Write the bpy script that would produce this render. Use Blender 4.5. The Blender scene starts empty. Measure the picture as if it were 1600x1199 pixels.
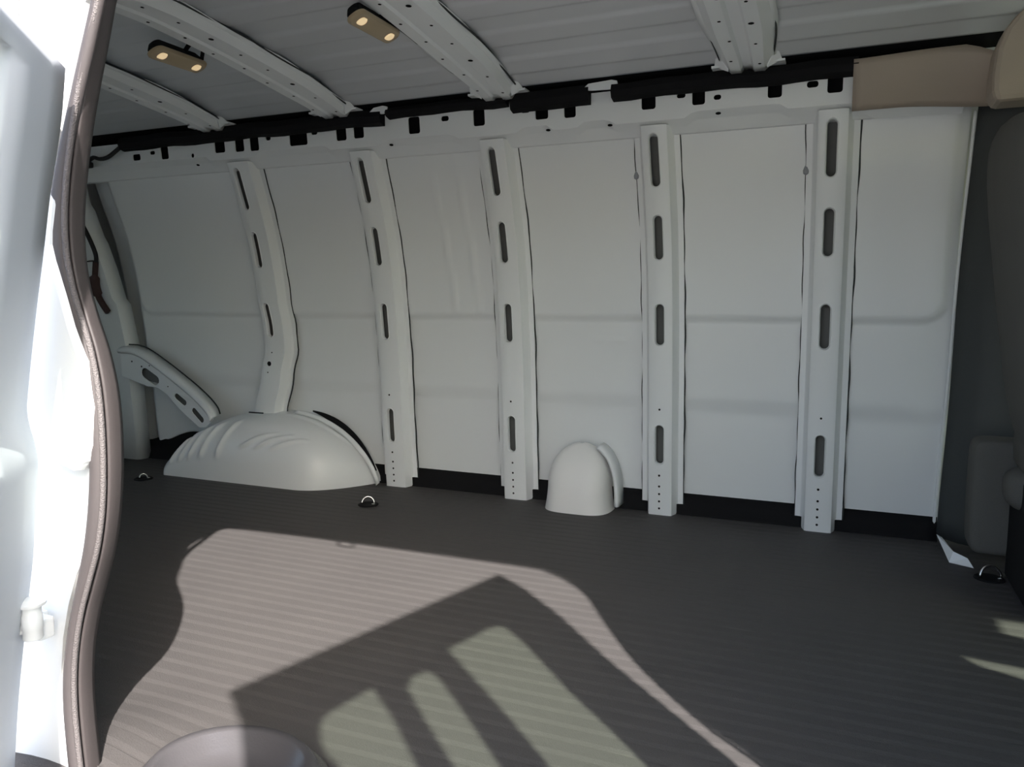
import bpy, bmesh, math, random
from mathutils import Vector, Matrix
from mathutils.geometry import tessellate_polygon
random.seed(4)
scene = bpy.context.scene
COL = scene.collection

# ------------------------------------------------------------------ camera
cam_data = bpy.data.cameras.new('camera')
cam_data.sensor_width = 36.0
cam_data.lens = 1215.0 / 1600.0 * 36.0
cam_data.clip_start = 0.02
cam = bpy.data.objects.new('camera', cam_data)
cam.location = (0, 0, 0.706)
cam.rotation_euler = (math.radians(90 - 6.11), 0, math.radians(22.95))
COL.objects.link(cam)
scene.camera = cam

# ------------------------------------------------------------------ sky and sun
SUN = Vector((-0.78, 0.90, -1.0))
world = bpy.data.worlds.new('sky')
scene.world = world
world.use_nodes = True
wn = world.node_tree
wn.nodes.clear()
sky = wn.nodes.new('ShaderNodeTexSky')
sky.sky_type = 'NISHITA'
sky.sun_disc = False
sky.sun_elevation = math.radians(40)
sky.sun_rotation = math.radians(139)
sky.air_density = 1.0
sky.dust_density = 3.0
sky.ozone_density = 1.0
bg = wn.nodes.new('ShaderNodeBackground')
bg.inputs['Strength'].default_value = 0.50
wo = wn.nodes.new('ShaderNodeOutputWorld')
wn.links.new(sky.outputs[0], bg.inputs['Color'])
wn.links.new(bg.outputs[0], wo.inputs['Surface'])

sun_data = bpy.data.lights.new('sun', 'SUN')
sun_data.energy = 15.0
sun_data.angle = math.radians(0.6)
sun_data.color = (1.0, 0.94, 0.89)
sun = bpy.data.objects.new('sun', sun_data)
sun.rotation_euler = SUN.to_track_quat('-Z', 'Y').to_euler()
sun.location = (3, -3, 5)
COL.objects.link(sun)

scene.view_settings.view_transform = 'Standard'
scene.view_settings.look = 'None'
scene.view_settings.gamma = 1.0
scene.view_settings.use_curve_mapping = False
scene.view_settings.exposure = 0.08

# ------------------------------------------------------------------ materials
def mat(name, col, rough=0.5, metal=0.0, coat=0.0, bump=None, mottled=None, spec=0.5, trans=None):
    m = bpy.data.materials.new(name)
    m.use_nodes = True
    nt = m.node_tree
    b = nt.nodes['Principled BSDF']
    b.inputs['Base Color'].default_value = (*col, 1)
    b.inputs['Roughness'].default_value = rough
    b.inputs['Metallic'].default_value = metal
    b.inputs['Coat Weight'].default_value = coat
    b.inputs['Coat Roughness'].default_value = 0.15
    b.inputs['Specular IOR Level'].default_value = spec
    tc = nt.nodes.new('ShaderNodeTexCoord')
    if mottled:
        sc, amt, col2 = mottled
        nz = nt.nodes.new('ShaderNodeTexNoise')
        nz.inputs['Scale'].default_value = sc
        nz.inputs['Detail'].default_value = 5
        nt.links.new(tc.outputs['Object'], nz.inputs['Vector'])
        mx = nt.nodes.new('ShaderNodeMix')
        mx.data_type = 'RGBA'
        mr = nt.nodes.new('ShaderNodeMapRange')
        mr.inputs['From Min'].default_value = 0.35
        mr.inputs['From Max'].default_value = 0.7
        mr.inputs['To Max'].default_value = amt
        nt.links.new(nz.outputs['Fac'], mr.inputs['Value'])
        nt.links.new(mr.outputs[0], mx.inputs[0])
        mx.inputs[6].default_value = (*col, 1)
        mx.inputs[7].default_value = (*col2, 1)
        nt.links.new(mx.outputs[2], b.inputs['Base Color'])
    if bump:
        sc, st = bump
        nz = nt.nodes.new('ShaderNodeTexNoise')
        nz.inputs['Scale'].default_value = sc
        nz.inputs['Detail'].default_value = 4
        nt.links.new(tc.outputs['Object'], nz.inputs['Vector'])
        bp = nt.nodes.new('ShaderNodeBump')
        bp.inputs['Strength'].default_value = st
        bp.inputs['Distance'].default_value = 0.004
        nt.links.new(nz.outputs['Fac'], bp.inputs['Height'])
        nt.links.new(bp.outputs[0], b.inputs['Normal'])
    return m

M = {}
M['paint'] = mat('white_paint', (0.85, 0.87, 0.875), 0.38, coat=0.15, mottled=(2.5, 0.25, (0.82, 0.845, 0.845)))
M['drop'] = mat('grey_sealer', (0.30, 0.31, 0.33), 0.5)
M['slotshade'] = mat('slot_shade_grey', (0.13, 0.135, 0.13), 0.6)  # dark grey painting in the shade inside post and brace slots
M['doorshade'] = mat('shaded_door_paint', (0.60, 0.635, 0.69), 0.45)  # white door paint darkened and blued to stand for its shade
M['cover'] = mat('cream_plastic', (0.86, 0.85, 0.83), 0.5)
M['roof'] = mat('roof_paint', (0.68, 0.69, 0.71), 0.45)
M['black'] = mat('black_foam', (0.008, 0.008, 0.009), 0.85, spec=0.2)
M['sealant'] = mat('dark_sealant', (0.03, 0.035, 0.035), 0.7)
M['hole'] = mat('hole_shadow', (0.01, 0.01, 0.01), 0.9, spec=0.1)
M['beige'] = mat('beige_trim', (0.40, 0.335, 0.27), 0.6, bump=(300, 0.1))
M['fabric'] = mat('charcoal_fabric', (0.125, 0.123, 0.115), 0.9, bump=(700, 0.5), mottled=(8, 0.5, (0.14, 0.137, 0.125)), spec=0.2)
M['darktrim'] = mat('charcoal_plastic', (0.055, 0.06, 0.06), 0.6, bump=(400, 0.2))
M['metal'] = mat('bright_steel', (0.75, 0.74, 0.72), 0.25, metal=1.0)
M['bulbseal'] = mat('grey_rubber_seal', (0.064, 0.056, 0.057), 0.55, bump=(200, 0.08))
M['band'] = mat('grey_rubber_band', (0.052, 0.044, 0.044), 0.6, bump=(200, 0.08))
M['piping'] = mat('pale_piping', (0.12, 0.108, 0.108), 0.5, bump=(500, 0.6))
M['wire'] = mat('wire_loom', (0.012, 0.012, 0.014), 0.6)
M['rust'] = mat('brown_cable_sleeve', (0.06, 0.03, 0.028), 0.7)
M['lens'] = mat('tan_lens', (0.42, 0.33, 0.21), 0.4)
M['step'] = mat('grey_step_plastic', (0.065, 0.062, 0.066), 0.24, bump=(300, 0.1))
M['asphalt'] = mat('pale_concrete', (0.19, 0.185, 0.175), 0.9, mottled=(3, 0.6, (0.16, 0.155, 0.15)))

bm_ = bpy.data.materials.new('lit_bulb'); bm_.use_nodes = True
_b = bm_.node_tree.nodes['Principled BSDF']
_b.inputs['Base Color'].default_value = (0.9, 0.75, 0.5, 1)
_b.inputs['Emission Color'].default_value = (1.0, 0.72, 0.40, 1)
_b.inputs['Emission Strength'].default_value = 0.5
M['bulb'] = bm_

def glass_mat(tint=(0.80, 0.87, 0.79), name='green_tinted_glass'):
    m = bpy.data.materials.new(name); m.use_nodes = True
    nt = m.node_tree; nt.nodes.clear()
    out = nt.nodes.new('ShaderNodeOutputMaterial')
    tr = nt.nodes.new('ShaderNodeBsdfTransparent'); tr.inputs[0].default_value = (*tint, 1)
    gl = nt.nodes.new('ShaderNodeBsdfGlossy'); gl.inputs['Roughness'].default_value = 0.02
    mx = nt.nodes.new('ShaderNodeMixShader')
    mx.inputs[0].default_value = 0.05; nt.links.new(tr.outputs[0], mx.inputs[1]); nt.links.new(gl.outputs[0], mx.inputs[2])
    nt.links.new(mx.outputs[0], out.inputs[0])
    return m
M['glass'] = glass_mat()
M['clear'] = glass_mat((0.93, 0.96, 0.94), 'clear_glass')

def floor_mat():
    m = bpy.data.materials.new('ribbed_rubber_mat'); m.use_nodes = True
    nt = m.node_tree; b = nt.nodes['Principled BSDF']
    tc = nt.nodes.new('ShaderNodeTexCoord')
    mp = nt.nodes.new('ShaderNodeMapping'); mp.inputs['Scale'].default_value = (0.9, 16, 1)
    mp.inputs['Rotation'].default_value = (0, 0, 0.06)
    nt.links.new(tc.outputs['Object'], mp.inputs[0])
    n1 = nt.nodes.new('ShaderNodeTexNoise'); n1.inputs['Scale'].default_value = 7; n1.inputs['Detail'].default_value = 6
    nt.links.new(mp.outputs[0], n1.inputs['Vector'])
    r1 = nt.nodes.new('ShaderNodeValToRGB')
    r1.color_ramp.elements[0].position = 0.66; r1.color_ramp.elements[1].position = 0.80
    nt.links.new(n1.outputs['Fac'], r1.inputs[0])
    n2 = nt.nodes.new('ShaderNodeTexNoise'); n2.inputs['Scale'].default_value = 5; n2.inputs['Detail'].default_value = 7
    nt.links.new(tc.outputs['Object'], n2.inputs['Vector'])
    a = nt.nodes.new('ShaderNodeMix'); a.data_type = 'RGBA'
    a.inputs[6].default_value = (0.064, 0.060, 0.0595, 1); a.inputs[7].default_value = (0.078, 0.073, 0.071, 1)
    nt.links.new(n2.outputs['Fac'], a.inputs[0])
    c = nt.nodes.new('ShaderNodeMix'); c.data_type = 'RGBA'
    c.inputs[7].default_value = (0.112, 0.105, 0.098, 1)
    k = nt.nodes.new('ShaderNodeMath'); k.operation = 'MULTIPLY'; k.inputs[1].default_value = 0.7
    nt.links.new(r1.outputs[0], k.inputs[0])
    nt.links.new(k.outputs[0], c.inputs[0]); nt.links.new(a.outputs[2], c.inputs[6])
    nt.links.new(c.outputs[2], b.inputs['Base Color'])
    b.inputs['Roughness'].default_value = 0.55
    b.inputs['Specular IOR Level'].default_value = 0.2
    n3 = nt.nodes.new('ShaderNodeTexNoise'); n3.inputs['Scale'].default_value = 420; n3.inputs['Detail'].default_value = 3
    nt.links.new(tc.outputs['Object'], n3.inputs['Vector'])
    bp = nt.nodes.new('ShaderNodeBump'); bp.inputs['Strength'].default_value = 0.35; bp.inputs['Distance'].default_value = 0.002
    nt.links.new(n3.outputs['Fac'], bp.inputs['Height']); nt.links.new(bp.outputs[0], b.inputs['Normal'])
    return m
M['floor'] = floor_mat()

# ------------------------------------------------------------------ mesh helpers
def obj(name, verts, faces, m, parent=None, smooth=False, bevel=0.0, solid=0.0, subsurf=0, angle=None):
    me = bpy.data.meshes.new(name)
    me.from_pydata([tuple(v) for v in verts], [], faces)
    me.update()
    b = bmesh.new(); b.from_mesh(me)
    bmesh.ops.remove_doubles(b, verts=b.verts, dist=1e-6)
    bmesh.ops.recalc_face_normals(b, faces=b.faces)
    b.to_mesh(me); b.free()
    o = bpy.data.objects.new(name, me)
    COL.objects.link(o)
    me.materials.append(M[m] if isinstance(m, str) else m)
    if smooth:
        for p in me.polygons: p.use_smooth = True
        if angle:
            me.set_sharp_from_angle(angle=math.radians(angle))
    if bevel:
        d = o.modifiers.new('bevel', 'BEVEL'); d.width = bevel; d.segments = 2; d.limit_method = 'ANGLE'; d.angle_limit = math.radians(40)
    if solid:
        d = o.modifiers.new('thickness', 'SOLIDIFY'); d.thickness = solid; d.offset = 0
    if subsurf:
        d = o.modifiers.new('subsurf', 'SUBSURF'); d.levels = subsurf; d.render_levels = subsurf
    if parent: o.parent = parent
    return o

def tag(o, label=None, cat=None, group=None, kind=None):
    if label: o['label'] = label
    if cat: o['category'] = cat
    if group: o['group'] = group
    if kind: o['kind'] = kind
    return o

def thing(name, loc, label, cat, group=None):
    o = bpy.data.objects.new(name, None)
    o.empty_display_size = 0.05
    o.location = loc
    COL.objects.link(o)
    tag(o, label, cat, group)
    return o

def adopt(o, parent):
    """parent a mesh that was built in world coordinates"""
    o.parent = parent
    o.matrix_parent_inverse = Matrix.Translation(-Vector(parent.location))
    return o

def spline(pts):
    """smooth y(x) through points sorted by x (monotone cubic hermite)"""
    xs = [p[0] for p in pts]; ys = [p[1] for p in pts]; n = len(xs)
    d = [(ys[i+1]-ys[i])/(xs[i+1]-xs[i]) for i in range(n-1)]
    t = [d[0]] + [0 if d[i-1]*d[i] <= 0 else 2*d[i-1]*d[i]/(d[i-1]+d[i]) for i in range(1, n-1)] + [d[-1]]
    def f(x):
        if x <= xs[0]: return ys[0] + t[0]*(x-xs[0])
        if x >= xs[-1]: return ys[-1] + t[-1]*(x-xs[-1])
        i = max(k for k in range(n-1) if xs[k] <= x)
        h = xs[i+1]-xs[i]; s = (x-xs[i])/h
        return (ys[i]*(1+2*s)*(1-s)**2 + t[i]*h*s*(1-s)**2 + ys[i+1]*s*s*(3-2*s) + t[i+1]*h*s*s*(s-1))
    return f

def curve(pts, n=8):
    """Catmull-Rom through 3D points"""
    P = [Vector(p) for p in pts]
    P = [P[0]*2-P[1]] + P + [P[-1]*2-P[-2]]
    out = []
    for i in range(1, len(P)-2):
        for k in range(n):
            t = k/n
            a, b, c, d = P[i-1], P[i], P[i+1], P[i+2]
            out.append(0.5*((2*b)+(c-a)*t+(2*a-5*b+4*c-d)*t*t+(3*b-a-3*c+d)*t**3))
    out.append(P[-2])
    return out

def sm(a, b, x):
    t = max(0.0, min(1.0, (x-a)/(b-a)))
    return t*t*(3-2*t)

def grid(nu, nv, f):
    v = [f(i, j) for i in range(nu) for j in range(nv)]
    q = [(i*nv+j, (i+1)*nv+j, (i+1)*nv+j+1, i*nv+j+1) for i in range(nu-1) for j in range(nv-1)]
    return v, q

def tube(path, r, seg=8, caps=True, flat=1.0, up=None):
    """path: Vectors; r: radius or list"""
    v, q = [], []
    n = len(path)
    prev = None
    for i, p in enumerate(path):
        t = (path[min(i+1, n-1)] - path[max(i-1, 0)]).normalized()
        ref = Vector(up) if up else (prev if prev else (Vector((0, 0, 1)) if abs(t.z) < 0.9 else Vector((1, 0, 0))))
        a = t.cross(ref).normalized(); b = a.cross(t).normalized()
        prev = b
        rr = r[i] if isinstance(r, (list, tuple)) else r
        for k in range(seg):
            w = 2*math.pi*k/seg
            v.append(p + a*math.cos(w)*rr + b*math.sin(w)*rr*flat)
    for i in range(n-1):
        for k in range(seg):
            q.append((i*seg+k, i*seg+(k+1) % seg, (i+1)*seg+(k+1) % seg, (i+1)*seg+k))
    if caps:
        q.append(tuple(range(seg))[::-1]); q.append(tuple((n-1)*seg+k for k in range(seg)))
    return v, q

def join(*parts):
    V, Q = [], []
    for v, q in parts:
        o = len(V); V += list(v); Q += [tuple(i+o for i in f) for f in q]
    return V, Q

def box(x0, x1, y0, y1, z0, z1):
    v = [(x, y, z) for x in (x0, x1) for y in (y0, y1) for z in (z0, z1)]
    return v, [(0, 1, 3, 2), (4, 6, 7, 5), (0, 4, 5, 1), (2, 3, 7, 6), (0, 2, 6, 4), (1, 5, 7, 3)]

def disc(c, r, axis_u, axis_v, n=10):
    c = Vector(c); u = Vector(axis_u); w = Vector(axis_v)
    return [c+u*r*math.cos(2*math.pi*k/n)+w*r*math.sin(2*math.pi*k/n) for k in range(n)], [tuple(range(n))]

def plate(outer, holes, front, back):
    """flat sheet with holes; front/back map a 2D point to 3D"""
    loops = [outer]+holes
    flat = [p for l in loops for p in l]
    tris = tessellate_polygon([[Vector((p[0], p[1], 0)) for p in l] for l in loops])
    n = len(flat)
    V = [Vector(front(*p)) for p in flat]+[Vector(back(*p)) for p in flat]
    Q = [tuple(t) for t in tris]+[tuple(i+n for i in t)[::-1] for t in tris]
    o = 0
    for l in loops:
        m = len(l)
        for k in range(m):
            a, b = o+k, o+(k+1) % m
            Q.append((a, b, b+n, a+n))
        o += m
    return V, Q

def rrect(cx, cz, w, h, r, n=4):
    r = min(r, w/2-1e-4, h/2-1e-4)
    out = []
    for sx, sz, a0 in ((1, 1, 0), (-1, 1, 90), (-1, -1, 180), (1, -1, 270)):
        for k in range(n+1):
            a = math.radians(a0+90*k/n)
            out.append((cx+sx*(w/2-r)+r*math.cos(a), cz+sz*(h/2-r)+r*math.sin(a)))
    return out

def lathe(prof, center, n=16):
    v, q = [], []
    for r, z in prof:
        for k in range(n):
            a = 2*math.pi*k/n
            v.append((center[0]+r*math.cos(a), center[1]+r*math.sin(a), center[2]+z))
    for i in range(len(prof)-1):
        for k in range(n):
            q.append((i*n+k, i*n+(k+1) % n, (i+1)*n+(k+1) % n, (i+1)*n+k))
    q.append(tuple(range(n))[::-1]); q.append(tuple((len(prof)-1)*n+k for k in range(n)))
    return v, q

# ------------------------------------------------------------------ the setting outside
g = obj('floor', *box(-25, 25, -25, 25, -0.90, -0.80), 'asphalt')
g.name = 'pavement'; tag(g, kind='structure')

# ------------------------------------------------------------------ cargo floor with ribbed rubber mat
def mat_bump(x, y):
    return 0.028*math.exp(-((x+1.06)/0.14)**2-((y-0.80)/0.13)**2) - 0.012*math.exp(-((x+0.80)/0.16)**2-((y-0.82)/0.14)**2)
rows = []
y = 0.70
while y < 2.62:
    rows += [(y, 0.0), (y+0.0235, 0.0), (y+0.0255, -0.0016), (y+0.0285, -0.0016)]
    y += 0.0395
xs = [-3.25+0.07*i for i in range(9)]+[-2.6+0.1*i for i in range(9)]+[-1.7+0.035*i for i in range(42)]+[-0.2+0.1*i for i in range(22)]
v, q = grid(len(rows), len(xs), lambda i, j: (xs[j], rows[i][0], rows[i][1]+mat_bump(xs[j], rows[i][0])))
floor = obj('floor', v, q, 'floor')
tag(floor, kind='structure')
adopt_floor = obj('subfloor', *box(-3.25, 1.9, 0.70, 2.66, -0.09, -0.03), 'black', floor)
# turned-up mat edge along the far wall
def upturn(i, j):
    x = min(-3.2+0.05*i, 0.283)
    h = 0.045+0.09*sm(-2.9, -2.58, x)+0.03 if x < -2.08 else 0.075
    return (x, 2.532+0.010*j+0.004*(j == 3), [-0.006, 0.006, 0.035, h][j])
v, q = grid(71, 4, upturn)
obj('mat_upturn', v, q, 'black', floor, smooth=True, solid=0.006)

# ------------------------------------------------------------------ far wall
wall = obj('wall_far', *box(-3.25, 1.9, 2.64, 2.66, -0.10, 1.46), 'paint')
tag(wall, kind='structure')
YW = spline([(-0.02, 2.501), (0.0, 2.50), (0.2385, 2.481), (0.45, 2.468), (0.6285, 2.45), (0.76, 2.432), (0.897, 2.405), (1.01, 2.372), (1.1185, 2.3325), (1.2135, 2.298), (1.26, 2.282)])

def rr_sdf(x, z, x0, x1, z0, z1, r):
    cx, cz = (x0+x1)/2, (z0+z1)/2
    dx, dz = abs(x-cx)-(x1-x0)/2+r, abs(z-cz)-(z1-z0)/2+r
    return math.hypot(max(dx, 0), max(dz, 0))+min(max(dx, dz), 0)-r

def skin_y(x, z):
    yb = YW(z)+0.056
    s = rr_sdf(x, z, -2.80, 0.268, 0.645, 1.30, 0.06)
    yb -= (0.009+0.005*sm(0.15, 0.24, x))*sm(0.006, -0.006, s)                    # raised window pressing with rounded corners
    yb += 0.004*math.exp(-((s)/0.005)**2)               # narrow groove along its edge
    yb += 0.055*sm(-2.80, -2.87, x)                     # deep recess beside the rear pillar
    yb += 0.010*sm(0.40, 0.34, z)                       # lower body crease
    if -1.35 < x < -1.15 and z > 0.655:
        t = (z-0.661)/(1.185-0.661)
        for xa, xb in ((-1.269, -1.338), (-1.178, -1.234)):
            xc = xa+(xb-xa)*t*0.55
            yb -= 0.008*math.exp(-((x-xc)/0.0045)**2)*sm(0.655, 0.667, z)
    yb -= 0.004*math.exp(-((z-0.573)/0.006)**2)*sm(0.07, 0.03, abs(x+0.705))
    return yb

POSTX = [-2.084, -1.545, -1.052, -0.531, -0.046]
def skin_panel(x0, x1, zbot, ztop=1.21):
    nx = max(4, int((x1-x0)/0.012)); 
    def zrow(x, j, n):
        zb = zbot(x)
        return zb+(ztop-zb)*j/n
    nz = 130
    v, q = grid(nx+1, nz+1, lambda i, j: (lambda x: (x, skin_y(x, zrow(x, j, nz)), zrow(x, j, nz)))(x0+(x1-x0)*i/nx))
    return obj('skin_panel', v, q, 'paint', wall, smooth=True, solid=0.002)
def bot0(x):
    return 0.045+0.09*sm(-2.9, -2.58, x)
edges = [-2.95]+POSTX+[0.285]
for i in range(6):
    skin_panel(edges[i]+0.001, edges[i+1]-0.001, bot0 if i == 0 else (lambda x: 0.05))
# folded bright edge at the front end of the skin
pth = [Vector((0.287+0.006*sm(0.6, 1.1, z)-0.012*sm(0.6, 0.0, z), skin_y(0.28, z)-0.004, z)) for z in [0.03+0.02*k for k in range(59)]]
obj('hem_edge', *tube(pth, 0.005, 6), 'paint', wall, smooth=True)

def stadium_rows(zc, L, r):
    """(u,z) from top centre to bottom centre of the right half"""
    h = L/2-r
    pts = [(r*math.sin(a), zc+h+r*math.cos(a)) for a in [math.pi/2*k/5 for k in range(6)]]
    pts += [(r, zc+h-2*h*k/4) for k in range(1, 4)]
    pts += [(r*math.cos(a), zc-h-r*math.sin(a)) for a in [math.pi/2*k/5 for k in range(6)]]
    return pts

def post(X, z0, z1, slots, dots, wf=0.034, ws=0.046, wl=0.066, xo=lambda z: 0.0, yo=lambda z: 0.0, flip=0.0):
    """pressed hat-section post with slotted face"""
    def P(u, z, d): return Vector((X+xo(z)+u, YW(z)+yo(z)+d, z))
    rowsz = []                     # (z, u_slot, slot_id)
    cur = z1
    for si, (zc, L) in enumerate(slots):
        pts = stadium_rows(zc, L, 0.0175)
        top = pts[0][1]
        n = max(2, int((cur-top)/0.03))
        rowsz += [(cur+(top-cur)*k/n, 0.0, -1) for k in range(n)]
        rowsz += [(z, u, si) for u, z in pts]
        cur = pts[-1][1]
    n = max(2, int((cur-z0)/0.03))
    rowsz += [(cur+(z0-cur)*(k+1)/n, 0.0, -1) for k in range(n)]
    V, Q, R = [], [], []
    cs = [(-wl, 0.0435), (-ws-0.004, 0.0415), (-ws, 0.037), (-wf-0.002, 0.003), (-wf+0.003, 0.0)]
    for z, u, si in rowsz:
        idx = []
        for c, d in cs: idx.append(len(V)); V.append(P(c-flip*(c < -wf-0.003)*0, z, d))
        for c in (-u, u): idx.append(len(V)); V.append(P(c, z, 0))
        for c, d in cs[::-1]: idx.append(len(V)); V.append(P(-c+flip*(abs(c) > wf+0.001), z, d))
        R.append(idx)
    for a in range(len(R)-1):
        za = rowsz[a+1][0]
        for k in range(len(R[a])-1):
            if k == 5: 
                if rowsz[a][1] > 1e-6 or rowsz[a+1][1] > 1e-6: continue
            if za < 0.028 and (k < 2 or k > 8): continue
            Q.append((R[a][k], R[a][k+1], R[a+1][k+1], R[a+1][k]))
    for zc, L in slots:            # rolled rim round each slot
        loops = []
        for r, d in ((0.0175, 0.0), (0.0155, -0.0022), (0.0135, 0.0), (0.0125, 0.004), (0.0125, 0.014)):
            h = stadium_rows(zc, L-2*(0.0175-r), r)
            lp = h+[(-u, z) for u, z in h[::-1][1:-1]]
            loops.append([P(u, z, d) for u, z in lp])
        n = len(loops[0]); o = len(V)
        for l in loops: V += l
        for a in range(len(loops)-1):
            for k in range(n):
                Q.append((o+a*n+k, o+a*n+(k+1) % n, o+(a+1)*n+(k+1) % n, o+(a+1)*n+k))
    p = obj('post', V, Q, 'paint', wall, smooth=True, angle=35)
    # sealant line along both flanges
    for s in (-1, 1):
        pth = []
        k = 0
        zz = z1
        while zz > max(z0, 0.03):
            wob = 0.0025*math.sin(zz*31+X*9)*math.sin(zz*13+s)
            q0 = P(s*(wl+0.001)+(flip if s > 0 else 0)+wob, zz, 0.0); q0.y = min(skin_y(q0.x, zz)-0.001, q0.y+0.048); pth.append(q0); zz -= 0.02
        obj('sealant_bead', *tube(pth, 0.0026 if s > 0 else 0.0016, 5), 'sealant', p, smooth=True)
    vv, qq = grid(26, 5, lambda i, j: P([-ws+0.002, -0.03, 0, 0.03, ws-0.002][j], z0+0.03+(z1-z0+0.01)*i/25, [0.040, 0.044, 0.045, 0.044, 0.040][j]))
    obj('slot_shade_sheet', vv, qq, 'slotshade', p, smooth=True)  # dark sheet behind the slots, standing for shade inside the post
    if dots:
        D = join(*[disc(P(0, z, -0.0006), r, (1, 0, 0), (0, 0, 1), 8) for z, r in dots])
        tag(obj('rivet_hole', *D, 'hole', p), kind='stuff')
    return p

SL = [(1.1170, 0.152), (0.897, 0.140), (0.6285, 0.138), (0.2385, 0.136)]
DOTS = [(0.355, 0.0035)]+[(z, 0.0038) for z in (0.135, 0.098, 0.072, 0.047, 0.023)]
for X in POSTX[1:]:
    post(X, 0.0, 1.212, SL, DOTS, flip=0.012 if X < -1 else 0.004)
post(POSTX[0], 0.25, 1.212, SL[:3], [(0.50, 0.003), (0.455, 0.010), (0.42, 0.003)], flip=0.024,
     xo=lambda z: -0.018*sm(0.52, 0.40, z)-0.035*sm(0.40, 0.24, z)+0.02*sm(0.70, 0.60, z)*sm(0.44, 0.52, z)*0.5,
     yo=lambda z: -0.02*sm(0.50, 0.28, z))
# small hanging paint drips of seam sealer beside two posts
for x, z in ((-0.598, 1.085), (-0.112, 1.07)):
    yb = skin_y(x, z)
    v, q = lathe([(0.0005, 0.022), (0.004, 0.012), (0.008, 0.0), (0.007, -0.008), (0.001, -0.012)], (x, yb-0.004, z), 8)
    obj('sealer_drop', v, q, 'drop', wall, smooth=True)

# ------------------------------------------------------------------ cant rail with punched holes
HOLES = [(-2.567, 1.262, 0.041, 0.024), (-2.482, 1.273, 0.027, 0.014), (-2.42, 1.264, 0.039, 0.038), (-2.282, 1.249, 0.016, 0.016), (-2.147, 1.268, 0.049, 0.037), (-2.054, 1.265, 0.042, 0.036), (-1.986, 1.265, 0.041, 0.04), (-1.921, 1.285, 0.023, 0.018), (-1.79, 1.273, 0.077, 0.048), (-1.72, 1.288, 0.027, 0.017), (-1.609, 1.273, 0.042, 0.043), (-1.538, 1.273, 0.041, 0.038), (-1.322, 1.272, 0.043, 0.041), (-1.207, 1.289, 0.028, 0.016), (-1.086, 1.276, 0.04, 0.039), (-0.927, 1.291, 0.03, 0.019), (-0.874, 1.277, 0.042, 0.038), (-0.783, 1.274, 0.037, 0.038), (-0.543, 1.275, 0.041, 0.036), (-0.449, 1.286, 0.025, 0.014), (-0.4, 1.274, 0.036, 0.035), (-0.348, 1.272, 0.021, 0.014), (-0.195, 1.271, 0.037, 0.03), (-0.099, 1.281, 0.029, 0.017), (-0.043, 1.269, 0.038, 0.03)]
def zb(x):
    f = 0.0
    for p in POSTX: f = max(f, sm(0.13, 0.10, abs(x-p+0.01)))
    f = max(f, sm(0.06, 0.035, abs(x+0.80)))
    return 1.240-0.016*f
xr = [-3.0+0.02*i for i in range(151)]
outer = [(x, zb(x)) for x in xr]+[(0.0, 1.318), (-3.0, 1.318)]
holes = []
for cx, cz, w, h in HOLES:
    if h > 0.028:
        cz, h = cz+0.006, h+0.012
    holes.append(rrect(cx, cz, w, h, 0.007, 3))
ry = lambda z: 2.300-(z-1.24)*0.10
v, q = plate(outer, holes, lambda x, z: (x, ry(z), z), lambda x, z: (x, ry(z)+0.004, z))
rail = obj('cant_rail', v, q, 'paint', wall)
# lower lip of the rail stepping back to the panel header
xl = xr+[0.02*k for k in range(1, 14)]
def lip(i, j):
    x = xl[i]; z = zb(min(x, 0.0))-0.02*sm(0.02, 0.06, x)-0.004*sm(0.06, 0.26, x)
    return [(x, ry(z), z), (x, ry(z)+0.004, z-0.004), (x, ry(z)+0.022, z-0.016), (x, ry(z)+0.026, z-0.020), (x, YW(1.19)+0.030, 1.197), (x, YW(1.19)+0.036, 1.190), (x, YW(1.19)+0.054, 1.188)][j]
v, q = grid(len(xl), 7, lip)
obj('header_flange', v, q, 'paint', wall, smooth=True, angle=40)
SLITS = [(-1.416, 1.222), (-0.66, 1.222), (-0.856, 1.224), (-2.264, 1.212), (-0.346, 1.228), (-2.11, 1.221), (-2.05, 1.221), (-1.575, 1.221), (-1.51, 1.221), (-1.085, 1.221), (-1.02, 1.221), (-0.565, 1.221), (-0.498, 1.221), (-0.083, 1.221), (-0.012, 1.221)]
parts = []
for x, z in SLITS:
    parts.append(disc((x, ry(1.23)+0.006, z+0.002), 0.008, (1, 0, 0), (0, 0.5, -0.4), 8))
tag(obj('rail_slot', *join(*parts), 'hole', rail), kind='stuff')
# black sheet painting in the shade of the cavity behind the rail
obj('cavity_shade', *box(-3.2, 0.3, 2.345, 2.352, 1.215, 1.43), 'black', wall)

# black foam strips along the rail
def foam(x0, x1, zl, zh, label, th=0.035):
    n = max(6, int((x1-x0)/0.05))
    prof = [(0, zl), (-0.008, zl), (-th*0.8, zl+0.006), (-th, zl+(zh-zl)*0.5), (-th*0.8, zh-0.004), (0.0, zh)]
    V, Q = [], []
    for i in range(n+1):
        x = x0+(x1-x0)*i/n
        w = 0.0035*math.sin(x*23)*math.sin(x*7.3)
        for a, b in prof: V.append((x, 2.292+a, b+w))
    m = len(prof)
    for i in range(n):
        for k in range(m):
            Q.append((i*m+k, i*m+(k+1) % m, (i+1)*m+(k+1) % m, (i+1)*m+k))
    Q.append(tuple(range(m))); Q.append(tuple(n*m+k for k in range(m)))
    return tag(obj('foam_strip', V, Q, 'black'), label, 'foam strip', 'black foam strips along the roof rail')
foam(-2.62, -1.43, 1.286, 1.338, 'long black foam strip on the roof rail above the rear bays')
foam(-1.41, -0.98, 1.304, 1.338, 'thin black foam strip on the rail between the two middle roof bows')
foam(-0.965, -0.715, 1.282, 1.338, 'short black foam strip on the rail right of the middle roof bow')
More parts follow.
